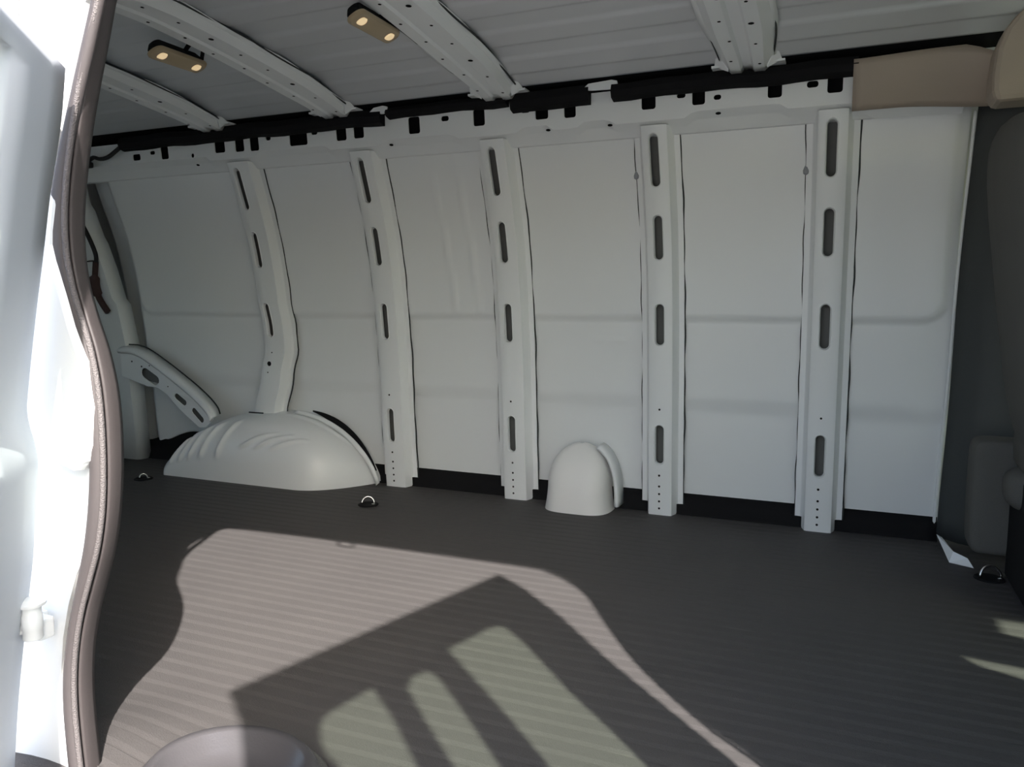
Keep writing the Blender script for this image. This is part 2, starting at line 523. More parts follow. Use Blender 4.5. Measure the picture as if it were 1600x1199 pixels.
foam(-0.645, 0.012, 1.288, 1.335, 'black foam strip on the rail next to the beige trim panel', 0.04)

# ------------------------------------------------------------------ ceiling
RZ = spline([(0.60, 1.25), (0.75, 1.345), (1.1, 1.41), (1.5, 1.432), (1.9, 1.408), (2.1, 1.382), (2.25, 1.347), (2.36, 1.315)])
def roof_z(y):
    b = 0.0
    for yc in (0.95, 1.12, 1.29, 1.46, 1.63, 1.80, 1.97, 2.13):
        b += 0.005*sm(0.050, 0.036, abs(y-yc))
    return RZ(y)-b
ny = 220
v, q = grid(2, ny, lambda i, j: ((-3.25, 1.9)[i], 0.745+(2.245-0.745)*j/(ny-1), roof_z(0.745+(2.245-0.745)*j/(ny-1))))
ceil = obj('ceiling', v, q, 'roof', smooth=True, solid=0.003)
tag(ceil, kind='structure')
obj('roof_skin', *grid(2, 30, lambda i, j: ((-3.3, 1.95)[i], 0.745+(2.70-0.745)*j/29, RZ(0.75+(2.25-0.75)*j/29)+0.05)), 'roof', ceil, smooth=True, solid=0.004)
obj('gap_shade', *grid(2, 6, lambda i, j: ((-3.2, 1.9)[i], 2.232+0.024*j, 1.358-0.003*j)), 'black', ceil, solid=0.004)  # black sheet standing for the shade in the roof edge gap
BZ = spline([(0.75, 1.315), (1.1, 1.38), (1.5, 1.402), (1.62, 1.396), (1.9, 1.370), (2.1, 1.345), (2.25, 1.320)])
BOWX = [-2.14, -1.60, -1.00, -0.262]
for bi, X in enumerate(BOWX):
    cs = [(-0.085, 0.022), (-0.070, 0.020), (-0.055, 0.0), (-0.020, 0.0), (-0.013, 0.006), (0.013, 0.006), (0.020, 0.0), (0.055, 0.0), (0.070, 0.020), (0.088, 0.024)]
    if bi == 3: cs = [(-0.090, 0.022), (-0.078, 0.020), (-0.055, 0.0), (-0.022, 0.0), (-0.014, 0.009), (0.014, 0.009), (0.022, 0.0), (0.055, 0.0), (0.078, 0.020), (0.092, 0.024)]
    n = 40
    def bowf(i, j):
        y = 0.78+(2.262-0.78)*i/n
        taper = 1.0-0.22*sm(2.0, 2.26, y)
        return (X+cs[j][0]*taper, y, BZ(y)+cs[j][1]+0.004*math.sin(y*17+bi)*(j in (0, 9)))
    v, q = grid(n+1, len(cs), bowf)
    bow = obj('roof_bow', v, q, 'paint', ceil, smooth=True, angle=30, solid=0.0015)
    D = []
    for k in range(9):
        y = 1.30+0.11*k
        D.append(disc((X-0.036+0.01*(k % 2), y, BZ(y)-0.0016), 0.0045, (1, 0, 0), (0, 1, -0.08), 8))
        D.append(disc((X+0.034, y+0.03, BZ(y+0.03)-0.0016), 0.0045 if k % 3 else 0.0075, (1, 0, 0), (0, 1, -0.08), 8))
    tag(obj('rivet_hole', *join(*D), 'hole', bow), kind='stuff')
    for s in (-1, 1):   # dark sealer where the bow meets the roof
        pth = [Vector((X+s*(0.086+0.003*math.sin(y*21+bi*2+s))*(1-0.22*sm(2.0, 2.26, y)), y, BZ(y)+0.024)) for y in [0.95+0.03*k for k in range(44)]]
        obj('sealer_line', *tube(pth, 0.0028, 5), 'sealant', bow, smooth=True)
    # end foot and gusset resting on the rail
    obj('foot_plate', *box(X-0.095, X+0.095, 2.235, 2.275, 1.334, 1.340), 'paint', bow)
    for s in (-1, 1):
        a = X+s*0.05; b2 = X+s*0.088
        obj('gusset', [(a, 2.24, 1.322), (b2, 2.24, 1.339), (b2-s*0.012, 2.20, 1.366), (a, 2.22, 1.352), (a, 2.243, 1.322), (b2, 2.243, 1.339), (b2-s*0.012, 2.203, 1.366), (a, 2.223, 1.352)],
            [(0, 1, 2, 3), (7, 6, 5, 4), (0, 4, 5, 1), (1, 5, 6, 2), (2, 6, 7, 3), (3, 7, 4, 0)], 'paint', bow)
# pale rail brackets peeking out between the foam strips
for x0, x1 in ((-0.735, -0.625), (-1.475, -1.40)):
    v, q = plate([(x0, 1.322), (x0+0.03, 1.318), (x1-0.02, 1.316), (x1, 1.322), (x1-0.004, 1.338), (x1-0.02, 1.342), (x0+0.02, 1.338)], [], lambda x, z: (x, 2.262, z), lambda x, z: (x, 2.268, z))
    obj('rail_bracket', v, q, 'paint', wall)

# ------------------------------------------------------------------ dome lamps
def dome_lamp(x, y, z, rz, label):
    t = thing('dome_lamp', (x, y, z), label, 'lamp', 'cargo lamps on the roof bows')
    t.rotation_euler = (0.10, -0.50, rz)
    def rr(w, h, zz, n=5): return [(a, b, zz) for a, b in rrect(0, 0, w, h, w*0.42, n)]
    def loft(levels):
        V, Q = [], []
        m = len(levels[0])
        for l in levels: V += l
        for i in range(len(levels)-1):
            for k in range(m): Q.append((i*m+k, i*m+(k+1) % m, (i+1)*m+(k+1) % m, (i+1)*m+k))
        Q.append(tuple(range(m))); Q.append(tuple((len(levels)-1)*m+k for k in range(m)))
        return V, Q
    obj('housing', *loft([rr(0.044, 0.215, 0.004), rr(0.044, 0.215, 0.016), rr(0.036, 0.19, 0.030)]), 'black', t, smooth=True, angle=40)
    obj('lens', *loft([rr(0.042, 0.222, -0.006), rr(0.050, 0.234, -0.001), rr(0.050, 0.234, 0.004)]), 'lens', t, smooth=True, angle=40)
    for s in (-1, 1):
        obj('bulb', *loft([[(a, b+s*0.078, -0.009) for a, b in rrect(0, 0, 0.018, 0.026, 0.008, 4)], [(a, b+s*0.078, -0.005) for a, b in rrect(0, 0, 0.026, 0.034, 0.011, 4)]]), 'bulb', t, smooth=True, angle=40)
    obj('bracket', *tube(curve([(0.02, 0.02, 0.02), (0.045, 0.035, 0.034), (0.05, 0.075, 0.03), (0.02, 0.095, 0.012)], 5), 0.006, 6), 'black', t, smooth=True)
    return t
dome_lamp(-1.078, 1.69, 1.368, 0.085, 'tan cargo lamp hanging beside the middle roof bow, nearest the frame top')
dome_lamp(-1.712, 1.69, 1.364, 0.16, 'tan cargo lamp beside the second roof bow, closer to the rear seal')

# ------------------------------------------------------------------ beige upper trim at the front
def trim_panel(i, j):
    x = 0.0+0.335*i/12; t = j/8
    z = 1.203-0.016*sm(0.1, 0.33, x)+t*(1.322-1.203+0.016*sm(0.1, 0.33, x)-0.03*sm(0.24, 0.335, x)+0.006*sm(0, 0.2, x))
    yy = 2.30-0.045*math.sin(t*math.pi*0.5)-0.012*sm(0.22, 0.30, x)*t
    return (x, yy, z)
v, q = grid(13, 9, trim_panel)
tag(obj('trim_panel', v, q, 'beige', smooth=True, solid=0.006), 'beige plastic trim panel on the roof rail right of the foam', 'trim panel')
v, q = plate([(0.307, 1.165), (0.299, 1.19), (0.298, 1.229), (0.303, 1.285), (0.317, 1.325), (0.335, 1.35), (0.36, 1.372), (1.50, 1.372), (1.50, 1.165)], [], lambda x, z: (x, 2.13+0.02*sm(0.40, 0.30, x), z), lambda x, z: (x, 2.25, z))
tag(obj('pillar_trim', v, q, 'beige', bevel=0.012), 'rounded beige upper pillar cover above the dark seat', 'pillar trim')

# ------------------------------------------------------------------ dark pillar trim, white pillar foot, front seat
def bpil(i, j):
    z = 0.010+1.20*j/20; t = i/8
    x = 0.293-0.010*sm(0.5, 0.0, z)+0.006*sm(.7, 1.2, z)+0.20*t
    return (x, YW(z)-0.005+0.055*(1-sm(0.0, 0.35, t))-0.03*sm(0.3, 1.0, t), z)
v, q = grid(9, 21, bpil)
tag(obj('pillar_cover', v, q, 'darktrim', smooth=True, solid=0.006), 'charcoal lower pillar cover between white wall panel and seat', 'pillar cover')
obj('pillar_foot', [(.272, 2.45, .045), (.285, 2.44, .04), (.303, 2.345, .030), (.293, 2.335, .002), (.335, 2.33, .02), (.347, 2.308, .002)], [(0, 1, 2, 3), (3, 2, 4, 5)], 'paint', wall, solid=0.003)

seat = thing('front_seat', (0.55, 2.10, 0.0), 'charcoal fabric front seat at the right edge, seen from behind', 'seat')
def soft_block(cx, cy, cz, sx, sy, sz, lean=0.0, p=4.0, n=20, m=16, mod=None):
    V, Q = [], []
    for i in range(m+1):
        th = -math.pi/2+math.pi*i/m
        for k in range(n):
            ph = 2*math.pi*k/n
            c = math.cos(th); s = math.sin(th)
            f = lambda a: math.copysign(abs(a)**(2/p), a)
            x = f(c)*f(math.cos(ph))*sx; yv = f(c)*f(math.sin(ph))*sy; z = f(s)*sz
            if mod: x, yv, z = mod(x, yv, z)
            V.append((cx+x+lean*z, cy+yv, cz+z))
    for i in range(m):
        for k in range(n): Q.append((i*n+k, i*n+(k+1) % n, (i+1)*n+(k+1) % n, (i+1)*n+k))
    return V, Q
adopt(obj('backrest', *soft_block(0.44, 2.10, 0.72, 0.085, 0.235, 0.39, lean=-0.14, p=4.5, mod=lambda x, y, z: (x-0.02*math.cos(y*6), y*(1.0-0.12*max(0, z)/0.42), z)), 'fabric', smooth=True), seat)
adopt(obj('back_shell', *soft_block(0.408, 2.10, 0.66, 0.05, 0.20, 0.27, lean=-0.14, p=5), 'darktrim', smooth=True), seat)
adopt(obj('cushion', *soft_block(0.70, 2.09, 0.36, 0.30, 0.26, 0.09, p=5), 'fabric', smooth=True), seat)
adopt(obj('bolster', *soft_block(0.47, 2.19, 0.25, 0.09, 0.07, 0.055, p=3), 'fabric', smooth=True), seat)
adopt(obj('skirt', *soft_block(0.405, 2.325, 0.20, 0.080, 0.06, 0.15, p=8), 'fabric', smooth=True), seat)
adopt(obj('pedestal', *join(box(0.41, 0.90, 1.96, 2.28, 0.0, 0.28)), 'black', bevel=0.01), seat)

# ------------------------------------------------------------------ wheel housing
XC = -2.09
def wh(i, j, nu=64, nv=28):
    x = -2.546+(0.915)*i/nu
    t = j/nv                                     # 0 front bottom .. 1 wall
    s = (x+2.075)/0.445 if x > -2.075 else (x+2.075)/0.472
    H = 0.262*(max(0, 1-abs(s)**2.25))**0.60
    if x > -2.075: H = 0.262*(max(0, 1-abs(s)**2.5))**0.72
    yf = 2.305+0.225*max(0.0, (s-0.45)/0.55)**2.2+0.10*sm(-0.93, -1.0, s)
    a = math.pi/2*t
    e = 2/2.7
    yv = yf+(2.545-yf)*(1-math.cos(a)**e)
    z = H*math.sin(a)**e
    # stamped ribs and creases
    r = 0.0
    for xc, w in ((-2.46, 0.010), (-2.41, 0.010), (-2.36, 0.010), (-2.30, 0.012), (-2.215, 0.012)):
        c = xc+0.10*(t-0.4)
        r += 0.014*math.exp(-((x-c)/w)**2)*sm(0.14, 0.25, t)*sm(0.72, 0.55, t)
    r -= 0.016*math.exp(-((x+1.99)/0.10)**2)*math.exp(-((t-0.52)/0.09)**2)
    for xc in (-2.06, -1.99, -1.92):
        r += 0.011*math.exp(-((x-xc-0.55*(t-0.40))/0.013)**2)*sm(0.26, 0.32, t)*sm(0.56, 0.48, t)
    r += 0.006*math.exp(-((t-0.86)/0.02)**2)*sm(0.0, 0.3, s)
    return Vector((x, yv-r*math.cos(a), z+r*math.sin(a)*(H > 0.02)))
whl = thing('wheel_housing', (-2.09, 2.42, 0.0), 'rounded white stamped wheel housing on the floor at the rear', 'wheel housing')
v, q = grid(161, 61, lambda i, j: wh(i, j, 160, 60))
adopt(obj('arch_shell', v, q, 'paint', smooth=True), whl)
# upstanding flange along the rear edge of the arch
def wf_(i, j):
    x = -2.0+0.37*i/30
    s = (x+2.075)/0.445
    H = 0.262*(max(0, 1-abs(s)**2.5))**0.72
    o = [(0.0, -0.006), (0.004, 0.005), (0.007, 0.006), (0.010, 0.0)][j]
    return (x+0.012*s+0.01*(j in (1, 2)), 2.496+o[0]-0.01, max(0.0, H+o[1]+0.004))
v, q = grid(31, 4, wf_)
adopt(obj('arch_flange', v, q, 'paint', smooth=True, solid=0.003), whl)
# dark gap sealer between arch and wall
pth = [Vector((-1.93+0.29*k/16, 2.522, max(0.01, 0.262*(max(0, 1-abs((-1.93+0.29*k/16+2.075)/0.445)**2.5))**0.72+0.016))) for k in range(17)]
adopt(obj('gap_sealer', *tube(pth, [0.003+0.010*math.sin(math.pi*k/16) for k in range(17)], 6), 'black', smooth=True), whl)
adopt(obj('seam_slot', *box(-2.17, -2.10, 2.425, 2.43, 0.258, 0.263), 'sealant'), whl)

# ------------------------------------------------------------------ diagonal brace behind the wheel housing
br = thing('diagonal_brace', (-2.6, 2.45, 0.18), 'white pressed diagonal brace from rear pillar down to the wheel housing', 'brace')
outer = [(-2.866, 0.498), (-2.80, 0.497), (-2.765, 0.490), (-2.70, 0.462), (-2.64, 0.431), (-2.469, 0.33), (-2.40, 0.285), (-2.369, 0.255), (-2.352, 0.222), (-2.391, 0.185), (-2.436, 0.182), (-2.544, 0.251), (-2.61, 0.31), (-2.665, 0.338), (-2.72, 0.340), (-2.775, 0.355), (-2.867, 0.379)]
def stad(a, b, r, n=6):
    a = Vector(a); b = Vector(b); d = (b-a).normalized(); ang = math.atan2(d.y, d.x)
    out = []
    for k in range(n+1):
        w = ang-math.pi/2+math.pi*k/n; out.append((b.x+r*math.cos(w), b.y+r*math.sin(w)))
    for k in range(n+1):
        w = ang+math.pi/2+math.pi*k/n; out.append((a.x+r*math.cos(w), a.y+r*math.sin(w)))
    return out
hl = [stad((-2.728, 0.398), (-2.672, 0.368), 0.021), stad((-2.555, 0.306), (-2.515, 0.281), 0.012), stad((-2.462, 0.250), (-2.418, 0.215), 0.012)]
# keep holes inside the flat web
by = lambda x, z: 2.43-0.01*sm(-2.5, -2.35, x)
v, q = plate(outer, hl, lambda x, z: (x, by(x, z), z), lambda x, z: (x, by(x, z)+0.004, z))
adopt(obj('web', v, q, 'paint', bevel=0.0015), br)
v, q = plate([(-2.80, 0.46), (-2.64, 0.40), (-2.46, 0.29), (-2.38, 0.22), (-2.44, 0.195), (-2.55, 0.27), (-2.67, 0.355), (-2.79, 0.37)], [], lambda x, z: (x, 2.446, z), lambda x, z: (x, 2.449, z))
adopt(obj('slot_shade_plate', v, q, 'slotshade'), br)  # dark plate added behind the brace slots as painted shade
up = [(-2.866, 0.498), (-2.765, 0.490), (-2.64, 0.431), (-2.469, 0.33), (-2.40, 0.285), (-2.362, 0.250), (-2.350, 0.222)]
cp = curve([(x, 0, z) for x, z in up], 5)
def fl(i, j):
    p = cp[i]; o = [(0.0, 0.0, -0.004), (0.014, -0.012, 0.0), (0.026, 0.0, 0.004), (0.034, 0.030, 0.008)][j]
    nx, nz = 0.45, 0.89
    return (p.x+nx*(o[0]-0.034), by(p.x, p.z)+o[1], p.z+nz*(o[0]-0.034)+0.012)
v, q = grid(len(cp), 4, fl)
adopt(obj('stiffening_ridge', v, q, 'paint', smooth=True, solid=0.002), br)
adopt(obj('sealant_bead', *tube([Vector((p.x+0.006, by(p.x, p.z)+0.032, p.z+0.018)) for p in cp], 0.003, 5), 'sealant', smooth=True), br)
D = join(*[disc((x, 2.4285, z), r, (1, 0, 0), (0, 0, 1), 8) for x, z, r in ((-2.80, 0.445, 0.004), (-2.745, 0.425, 0.004), (-2.60, 0.345, 0.003), (-2.70, 0.43, 0.003))])
tag(adopt(obj('rivet_hole', *D, 'hole'), br), kind='stuff')

# ------------------------------------------------------------------ rear pillar at the left with its wiring
def dp(i, j):
    ze = [(1.24, -2.93), (1.167, -2.93), (1.114, -2.942), (1.082, -2.93), (0.975, -2.927), (0.948, -2.917), (0.83, -2.90), (0.713, -2.883), (0.688, -2.862), (0.514, -2.845), (0.30, -2.845), (0.0, -2.85)]
    z, xe = ze[j]
    x = [xe, xe-0.004, xe-0.012, xe-0.35][i]
    return (x, YW(z)+[0.05, 0.0, -0.012, -0.015][i], z)
v, q = grid(4, 12, dp)
pil = obj('rear_pillar', v, q, 'paint', wall, smooth=True, angle=50, solid=0.003)
obj('square_hole', *disc((-2.99, YW(0.96)-0.019, 0.96), 0.017, (1, 0, 0), (0, -0.2, 1), 4), 'hole', pil)
wr = thing('wiring_loom', (-2.95, 2.39, 0.66), 'black wiring loom running down the rear pillar beside the door seal', 'wiring')
def wpts(l): return curve([(x, YW(z)-0.022, z) for x, z in l], 6)
adopt(obj('cable', *tube(wpts([(-3.03, 1.16), (-3.0, 1.12), (-2.974, 1.083), (-2.943, 1.001), (-2.925, 0.907), (-2.934, 0.862)]), 0.009, 6), 'wire', smooth=True), wr)
adopt(obj('cable_sleeve', *tube(wpts([(-2.934, 0.87), (-2.955, 0.82), (-2.968, 0.77), (-2.962, 0.725), (-2.945, 0.69), (-2.92, 0.655)]), [0.012]*8+[0.022]*10+[0.014]*13, 7), 'rust', smooth=True), wr)
adopt(obj('thin_wire', *tube(wpts([(-3.02, 0.81), (-3.01, 0.862), (-2.975, 0.872), (-2.934, 0.872)]), 0.003, 5), 'wire', smooth=True), wr)
wl = thing('rail_cable', (-2.72, 2.27, 1.25), 'black cable dropping from the roof rail to the rear pillar top', 'cable')
adopt(obj('cable', *tube(curve([(-2.86, 2.27, 1.25), (-2.80, 2.268, 1.258), (-2.765, 2.268, 1.270), (-2.732, 2.268, 1.262), (-2.689, 2.268, 1.265), (-2.642, 2.268, 1.286), (-2.596, 2.27, 1.312)], 6), 0.008, 6), 'wire', smooth=True), wl)
adopt(obj('connector', *box(-2.90, -2.785, 2.25, 2.285, 1.232, 1.256), 'wire', bevel=0.006), wl)

# ------------------------------------------------------------------ filler neck cover
fc = thing('filler_cover', (-0.795, 2.47, 0.0), 'cream domed cover plate standing at the foot of the far wall', 'cover')
def fcv(i, j, nu=28, nv=22):
    a = math.pi*i/nu                              # sweep left to right in plan
    t = j/nv
    z = 0.222*math.sin(t*math.pi/2)
    w = 0.106*(max(0.0, 1-max(0, (z-0.09)/0.1322)**2.2))**0.5 if z > 0.09 else 0.106+0.010*((0.09-z)/0.09)**2
    d = 0.122-0.055*(z/0.222)**2.5
    c = math.cos(a); s = math.sin(a)
    e = 2/3.4
    return (-0.803-math.copysign(abs(c)**e, c)*w+0.004*z, 2.52-d*abs(s)**e*(0.25+0.75*min(1, w/0.106)), z)
v, q = grid(29, 23, fcv)
adopt(obj('cover_shell', v, q, 'cover', smooth=True), fc)
def fcf(i, j):
    t = 0.22+0.78*i/24
    a = t*math.pi*0.5
    z = 0.018+0.200*max(0.0, math.cos(a))**0.8
    x = -0.795+0.118*math.sin(a)**0.7
    o = [(0.0, 2.478), (0.008, 2.472), (0.013, 2.480), (0.014, 2.54)][j]
    return (x+o[0]*math.sin(a), o[1], z+o[0]*math.cos(a))
v, q = grid(25, 4, fcf)
adopt(obj('mounting_flange', v, q, 'paint', smooth=True, solid=0.003), fc)

# ------------------------------------------------------------------ tie-down rings
def tie_down(x, y, rz, tilt, label, R=0.022):
    t = thing('tie_down_ring', (x, y, 0.0), label, 'tie-down', 'cargo tie-down rings on the floor')
    t.rotation_euler = (0, 0, rz)
    obj('base_cup', *lathe([(0.034, -0.002), (0.036, 0.002), (0.031, 0.005), (0.026, 0.003), (0.024, 0.0015)], (0, 0, 0), 18), 'black', t, smooth=True)
    pth = [Vector((R*math.cos(a), R*math.sin(a)*math.sin(tilt)-0.006, 0.006+R*1.15*math.sin(a)*math.cos(tilt))) for a in [math.pi*k/14 for k in range(15)]]
    obj('ring', *tube(pth, 0.0032, 7), 'metal', t, smooth=True)
    obj('bolt', *lathe([(0.006, 0.0), (0.006, 0.005), (0.003, 0.006)], (0.018, -0.014, 0.002), 6), 'metal', t)
tie_down(-1.488, 2.235, 0.5, 0.3, 'steel tie-down ring on the mat right of the wheel housing', 0.021)
tie_down(-2.53, 2.22, 0.9, 0.5, 'small tie-down ring on the dark floor left of the wheel housing', 0.014)
tie_down(0.372, 2.238, 0.35, 0.2, 'steel tie-down ring on the floor below the front seat', 0.026)

# ------------------------------------------------------------------ near wall with the side-door opening
SLc = [(-0.877, 1.08), (-0.891, 1.036), (-0.916, 0.983), (-0.947, 0.93), (-0.965, 0.891), (-0.979, 0.85), (-0.985, 0.808), (-0.984, 0.766), (-0.972, 0.723), (-0.957, 0.68), (-0.933, 0.637), (-0.924, 0.595), (-0.931, 0.507), (-0.939, 0.417), (-0.949, 0.371), (-0.972, 0.322), (-0.989, 0.272), (-1.005, 0.222), (-1.018, 0.172), (-1.021, 0.122), (-1.017, 0.074), (-1.013, 0.026), (-1.012, -0.03)]
SPc = [(-0.872, 1.083), (-0.89, 1.038), (-0.916, 0.986), (-0.931, 0.931), (-0.943, 0.891), (-0.954, 0.85), (-0.96, 0.808), (-0.96, 0.766), (-0.954, 0.723), (-0.935, 0.68), (-0.917, 0.637), (-0.904, 0.594), (-0.908, 0.507), (-0.913, 0.417), (-0.921, 0.371), (-0.952, 0.321), (-0.973, 0.271), (-0.988, 0.221), (-0.996, 0.171), (-0.999, 0.122), (-0.995, 0.074), (-0.99, 0.026), (-0.988, -0.03)]
SRc = [(-0.886, 1.093), (-0.897, 1.047), (-0.927, 0.993), (-0.941, 0.936), (-0.953, 0.895), (-0.962, 0.853), (-0.971, 0.811), (-0.972, 0.767), (-0.967, 0.723), (-0.952, 0.679), (-0.928, 0.635), (-0.909, 0.592), (-0.913, 0.502), (-0.924, 0.41), (-0.931, 0.363), (-0.962, 0.311), (-0.981, 0.26), (-0.998, 0.209), (-1.005, 0.158), (-1.004, 0.109), (-1.001, 0.059), (-0.996, 0.01), (-0.994, -0.04)]
TOPR = [(0.318, -0.03), (0.318, 0.20), (0.300, 0.474), (0.272, 0.584), (0.264, 0.768), (0.294, 0.954), (0.325, 1.10), (0.318, 1.18), (0.285, 1.235), (0.22, 1.256), (-0.2, 1.250), (-0.55, 1.238), (-0.76, 1.222), (-0.835, 1.195), (-0.866, 1.14)]
open_hole = [(x+(0.022 if x > 0.1 else 0.012), z+(0.01 if z > 1.2 else 0)) for x, z in TOPR]+[(x-0.030, z) for x, z in SPc]
win1 = [(1.060, 1.02), (1.080, 1.087), (1.172, 1.070), (1.6, 0.96), (1.6, 0.82), (1.131, 0.955)]
win2 = [(1.264, 1.247), (1.285, 1.262), (1.33, 1.264), (1.395, 1.345), (1.6, 1.345), (1.6, 1.12), (1.321, 1.212)]
outerw = [(-3.25, -0.35), (1.9, -0.35), (1.9, 1.36), (-3.25, 1.36)]
v, q = plate(outerw, [open_hole, win1, win2], lambda x, z: (x, 0.740, z), lambda x, z: (x, 0.772, z))
near = obj('wall_near', v, q, 'paint')
tag(near, kind='structure')
for wpoly in (win1, win2):
    v, q = plate(wpoly, [], lambda x, z: (x, 0.752, z), lambda x, z: (x, 0.756, z))
    obj('window_pane', v, q, 'glass', near)
obj('sill_box', *box(-3.2, 1.9, 0.66, 0.74, -0.40, -0.035), 'paint', near)

FILL_OPENING = [rrect(1.16, 0.80, 0.70, 0.60, 0.06)]  # unseen rear opening, added to let in fill light
v, q = plate([(0.62, -0.35), (2.66, -0.35), (2.66, 1.45), (0.62, 1.45)], FILL_OPENING, lambda y, z: (-3.25, y, z), lambda y, z: (-3.29, y, z))
rw = obj('wall_rear', v, q, 'paint'); tag(rw, kind='structure')
for w in FILL_OPENING:
    obj('window_pane', *plate(w, [], lambda y, z: (-3.266, y, z), lambda y, z: (-3.27, y, z)), 'clear', rw)  # glass of the added fill-light opening
# cab end: scuttle wall with the windscreen above it
fw = obj('wall_front', *box(1.9, 1.94, 0.62, 2.66, -0.35, 0.80), 'darktrim'); tag(fw, kind='structure')
obj('windscreen', [(1.92, 0.72, 0.80), (1.92, 2.60, 0.80), (1.70, 2.40, 1.36), (1.70, 0.82, 1.36)], [(0, 1, 2, 3)], 'glass', fw, solid=0.006)

# weatherstrip: bulb, piping, inner band, all round the opening
ws_ = thing('weatherstrip', (-0.98, 0.745, 0.0), 'grey rubber door seal curving down the side door opening', 'door seal')
rest = [(x, z) for x, z in TOPR]
def smooth2(l):
    for _ in range(2):
        l = [l[0]]+[((a[0]+2*b[0]+c[0])/4, (a[1]+2*b[1]+c[1])/4) for a, b, c in zip(l, l[1:], l[2:])]+[l[-1]]
    return l
SLc, SPc, SRc = smooth2(SLc), smooth2(SPc), smooth2(SRc)
cl = [((a[0]+b[0])/2, (a[1]+b[1])/2, max(0.009, abs(a[0]-b[0])/2)) for a, b in zip(SLc, SPc)]
full = [(x+(0.034 if x > 0.1 else 0.012), z+(0.02 if z > 1.2 else 0), 0.012) for x, z in rest]+cl
pp = curve([(x, r, z) for x, z, r in full], 6)
bulb_r = [p.y for p in pp]
path = [Vector((p.x, 0.737, p.z)) for p in pp]
adopt(obj('bulb', *tube(path, bulb_r, 12, up=(0, 1, 0), flat=0.85), 'bulbseal', smooth=True), ws_)
pp = curve([(x, 0.742, z) for x, z in rest]+[(x, 0.742, z) for x, z in SPc], 6)
adopt(obj('piping', *tube([p+Vector((0.001, -0.008, 0)) for p in pp], 0.0042, 6), 'piping', smooth=True), ws_)
pa = curve([(x, 0.742, z) for x, z in rest]+[(x, 0.742, z) for x, z in SPc], 6)
pb = curve([(x, 0.772, z) for x, z in rest]+[(x, 0.772, z) for x, z in SRc], 6)
def band(i, j):
    t = j/5
    p = pa[i].lerp(pb[i], t)
    return p+Vector((0.0035*math.sin(t*math.pi), -0.004*math.sin(t*math.pi), 0))
v, q = grid(len(pa), 6, band)
adopt(obj('inner_band', v, q, 'band', smooth=True, solid=0.004), ws_)

# proud jamb pressing and lip left of the seal
JB = [(-0.960, 0.838), (-0.972, 0.78), (-0.958, 0.73), (-0.940, 0.672), (-0.921, 0.625), (-0.914, 0.564), (-0.918, 0.512), (-0.925, 0.490), (-0.938, 0.481), (-0.96, 0.489), (-0.989, 0.506), (-1.017, 0.522), (-1.045, 0.543), (-1.06, 0.60), (-1.05, 0.70), (-1.03, 0.80), (-0.99, 0.86)]
v, q = plate(JB, [], lambda x, z: (x, 0.722, z), lambda x, z: (x, 0.742, z))
jb = obj('jamb_pressing', v, q, 'paint', near, bevel=0.008)
v, q = plate([(-0.993, 0.514), (-0.94, 0.498), (-0.929, 0.488), (-0.940, 0.477), (-0.958, 0.474), (-0.978, 0.480), (-1.003, 0.494)], [], lambda x, z: (x, 0.7245, z), lambda x, z: (x, 0.742, z))
obj('jamb_lip', v, q, 'paint', near, bevel=0.005)

# striker loop hanging from the header
st = thing('door_striker', (-0.358, 0.75, 1.245), 'small wire striker loop under the side door header', 'striker')
adopt(obj('loop', *tube([Vector(p) for p in ((-0.385, 0.750, 1.245), (-0.387, 0.750, 1.19), (-0.380, 0.752, 1.183), (-0.345, 0.752, 1.186), (-0.338, 0.750, 1.193), (-0.334, 0.75, 1.245))], 0.004, 6), 'metal', smooth=True), st)

# ------------------------------------------------------------------ rear side door, standing open at the left edge
D1 = [(-0.893, 0.99), (-0.903, 0.94), (-0.915, 0.897), (-0.935, 0.835), (-0.954, 0.763), (-0.977, 0.68), (-0.998, 0.595), (-1.005, 0.551), (-0.990, 0.50), (-0.995, 0.45), (-1.003, 0.41), (-1.012, 0.356), (-1.026, 0.299), (-1.038, 0.25), (-1.052, 0.191), (-1.065, 0.132), (-1.074, 0.084), (-1.082, 0.037), (-1.105, -0.10)]
E1 = Vector((0.64, -0.768, 0))
N1 = Vector((0.768, 0.64, 0))
dz = curve([(x, 0.700, z) for x, z in D1], 3)
DS = [0.0, 0.06, 0.13, 0.20, 0.30, 0.42, 0.50, 0.56]
V, Q, G = [], [], []
for p in dz:
    for w in DS: V.append(p+E1*w)
nc = len(DS)
for i in range(len(dz)-1):
    for j in range(nc-1):
        f = (i*nc+j, (i+1)*nc+j, (i+1)*nc+j+1, i*nc+j+1)
        zc = (dz[i].z+dz[i+1].z)/2
        if 3 <= j <= 5 and 0.46 < zc < 0.95: G.append(f)
        else: Q.append(f)
door1 = obj('door_1', V, Q, 'doorshade', smooth=True, angle=40)
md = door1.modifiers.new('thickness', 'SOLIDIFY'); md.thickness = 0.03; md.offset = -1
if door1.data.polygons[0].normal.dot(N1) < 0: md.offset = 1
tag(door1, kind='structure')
obj('window_pane', [Vector(v)-N1*0.012 for v in V], G, 'glass', door1, smooth=True)
bead = curve([(-0.878, 0.644, 1.12), (-0.878, 0.635, 1.046), (-0.871, 0.621, 0.971), (-0.868, 0.610, 0.898), (-0.894, 0.617, 0.809), (-0.92, 0.621, 0.721), (-0.939, 0.612, 0.637)], 5)
obj('edge_moulding', *tube([p+Vector((-0.008, -0.012, 0)) for p in bead], 0.015, 10), 'cover', door1, smooth=True)
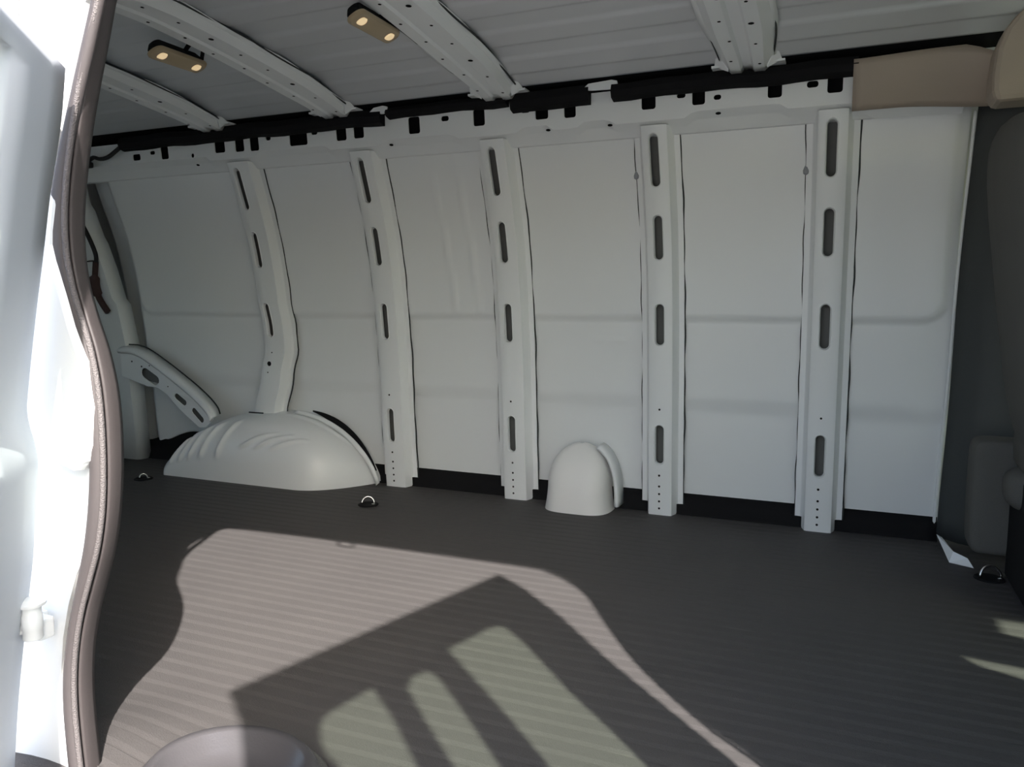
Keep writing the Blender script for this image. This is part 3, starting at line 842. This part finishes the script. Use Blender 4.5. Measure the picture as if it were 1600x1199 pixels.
for c, r in (((-0.977, 0.674, 0.467), 0.009), ((-0.975, 0.660, 0.422), 0.006)):
    vv, qq = lathe([(r, 0.0), (r, 0.002), (r*0.6, 0.004)], (0, 0, 0), 12)
    mt = Matrix.Translation(Vector(c)) @ N1.to_track_quat('Z', 'Y').to_matrix().to_4x4()
    obj('screw', [mt @ Vector(a) for a in vv], qq, 'paint', door1, smooth=True, angle=40)

hg = bpy.data.objects.new('hinge', None); hg.location = (-1.008, 0.69, 0.24); COL.objects.link(hg); hg.parent = door1
adopt(obj('barrel', *lathe([(0.004, 0.0), (0.012, 0.002), (0.013, 0.004), (0.0125, 0.016), (0.0135, 0.017), (0.0135, 0.036), (0.0125, 0.037), (0.0125, 0.048), (0.018, 0.050), (0.019, 0.054), (0.014, 0.058), (0.004, 0.060)], (-1.009, 0.69, 0.240), 16), 'paint', smooth=True, angle=50), hg)
adopt(obj('jamb_leaf', *box(-1.070, -1.046, 0.722, 0.742, 0.222, 0.258), 'paint', bevel=0.003), hg)
adopt(obj('knuckle_leaf', *box(-1.056, -1.010, 0.700, 0.724, 0.232, 0.262), 'paint', bevel=0.003), hg)
adopt(obj('door_leaf', [(-1.015, 0.68, 0.250), (-1.015, 0.68, 0.288), (-1.060, 0.675, 0.272), (-1.075, 0.672, 0.236), (-1.050, 0.676, 0.240), (-1.015, 0.69, 0.250), (-1.015, 0.69, 0.288), (-1.060, 0.687, 0.272), (-1.075, 0.684, 0.236), (-1.050, 0.688, 0.240)],
    [(0, 1, 2, 3, 4), (9, 8, 7, 6, 5), (0, 5, 6, 1), (1, 6, 7, 2), (2, 7, 8, 3), (3, 8, 9, 4), (4, 9, 5, 0)], 'paint', bevel=0.002), hg)
adopt(obj('bolt', *tube([Vector((-1.036, 0.672, 0.258)), Vector((-1.036, 0.655, 0.258))], 0.006, 6), 'metal'), hg)

# ------------------------------------------------------------------ front side door, open beside the camera: its window frame shades the mat
HX, HY = 0.282, 0.552
E2 = (-0.26355681, -0.96464388)
outer = [(0.771, 1.36), (0.0, 1.36), (-0.031, 1.26), (-0.058, 1.095), (-0.072, 0.895), (-0.116, 0.573), (-0.126, 0.50), (-0.126, -0.30), (0.72, -0.30), (0.72, 0.7), (0.735, 1.141), (0.742, 1.239)]
HA = [(0.278, 1.178), (0.2, 1.177), (0.147, 1.178), (0.119, 1.167), (0.095, 1.133), (0.079, 1.053), (0.064, 0.87), (0.045, 0.755), (0.033, 0.654), (0.02, 0.50), (0.175, 0.50), (0.211, 0.778), (0.233, 0.93)]
HB = [(0.407, 1.128), (0.386, 1.151), (0.354, 1.146), (0.329, 1.118), (0.319, 1.078), (0.303, 0.96), (0.289, 0.832), (0.262, 0.50), (0.345, 0.50), (0.378, 0.894), (0.396, 1.024)]
HC = [(0.474, 1.179), (0.514, 1.176), (0.565, 1.173), (0.593, 1.168), (0.603, 1.142), (0.603, 1.109), (0.596, 1.073), (0.573, 1.029), (0.565, 0.90), (0.555, 0.50), (0.40, 0.50), (0.434, 0.932), (0.447, 1.051)]
def dmap(o): return lambda s, z: (HX+E2[0]*s+o*0.9646, HY+E2[1]*s-o*0.2636, z)
v, q = plate(outer, [HA, HB, HC], dmap(0.0), dmap(-0.016))
door2 = obj('door_2', v, q, 'paint'); tag(door2, kind='structure')
for h in (HA, HB, HC):
    v, q = plate(h, [], dmap(-0.006), dmap(-0.009))
    obj('window_pane', v, q, 'glass', door2)

# ------------------------------------------------------------------ moulded step trim at the sill
stp = thing('step_trim', (-0.80, 0.83, 0.0), 'grey moulded plastic step trim at the bottom of the doorway', 'step trim')
def stf(i, j):
    a = math.radians(235-290*i/30)
    lev = [(1.0, -0.01), (0.985, 0.004), (0.94, 0.012), (0.88, 0.022), (0.80, 0.034), (0.72, 0.030), (0.62, 0.006), (0.3, -0.002), (0.0, -0.003)][j]
    rx, ry_ = 0.155, 0.125
    return (-0.79+rx*math.cos(a)*lev[0], 0.818+ry_*math.sin(a)*lev[0], lev[1]+0.004)
v, q = grid(31, 9, stf)
adopt(obj('moulding', v, q, 'step', smooth=True), stp)
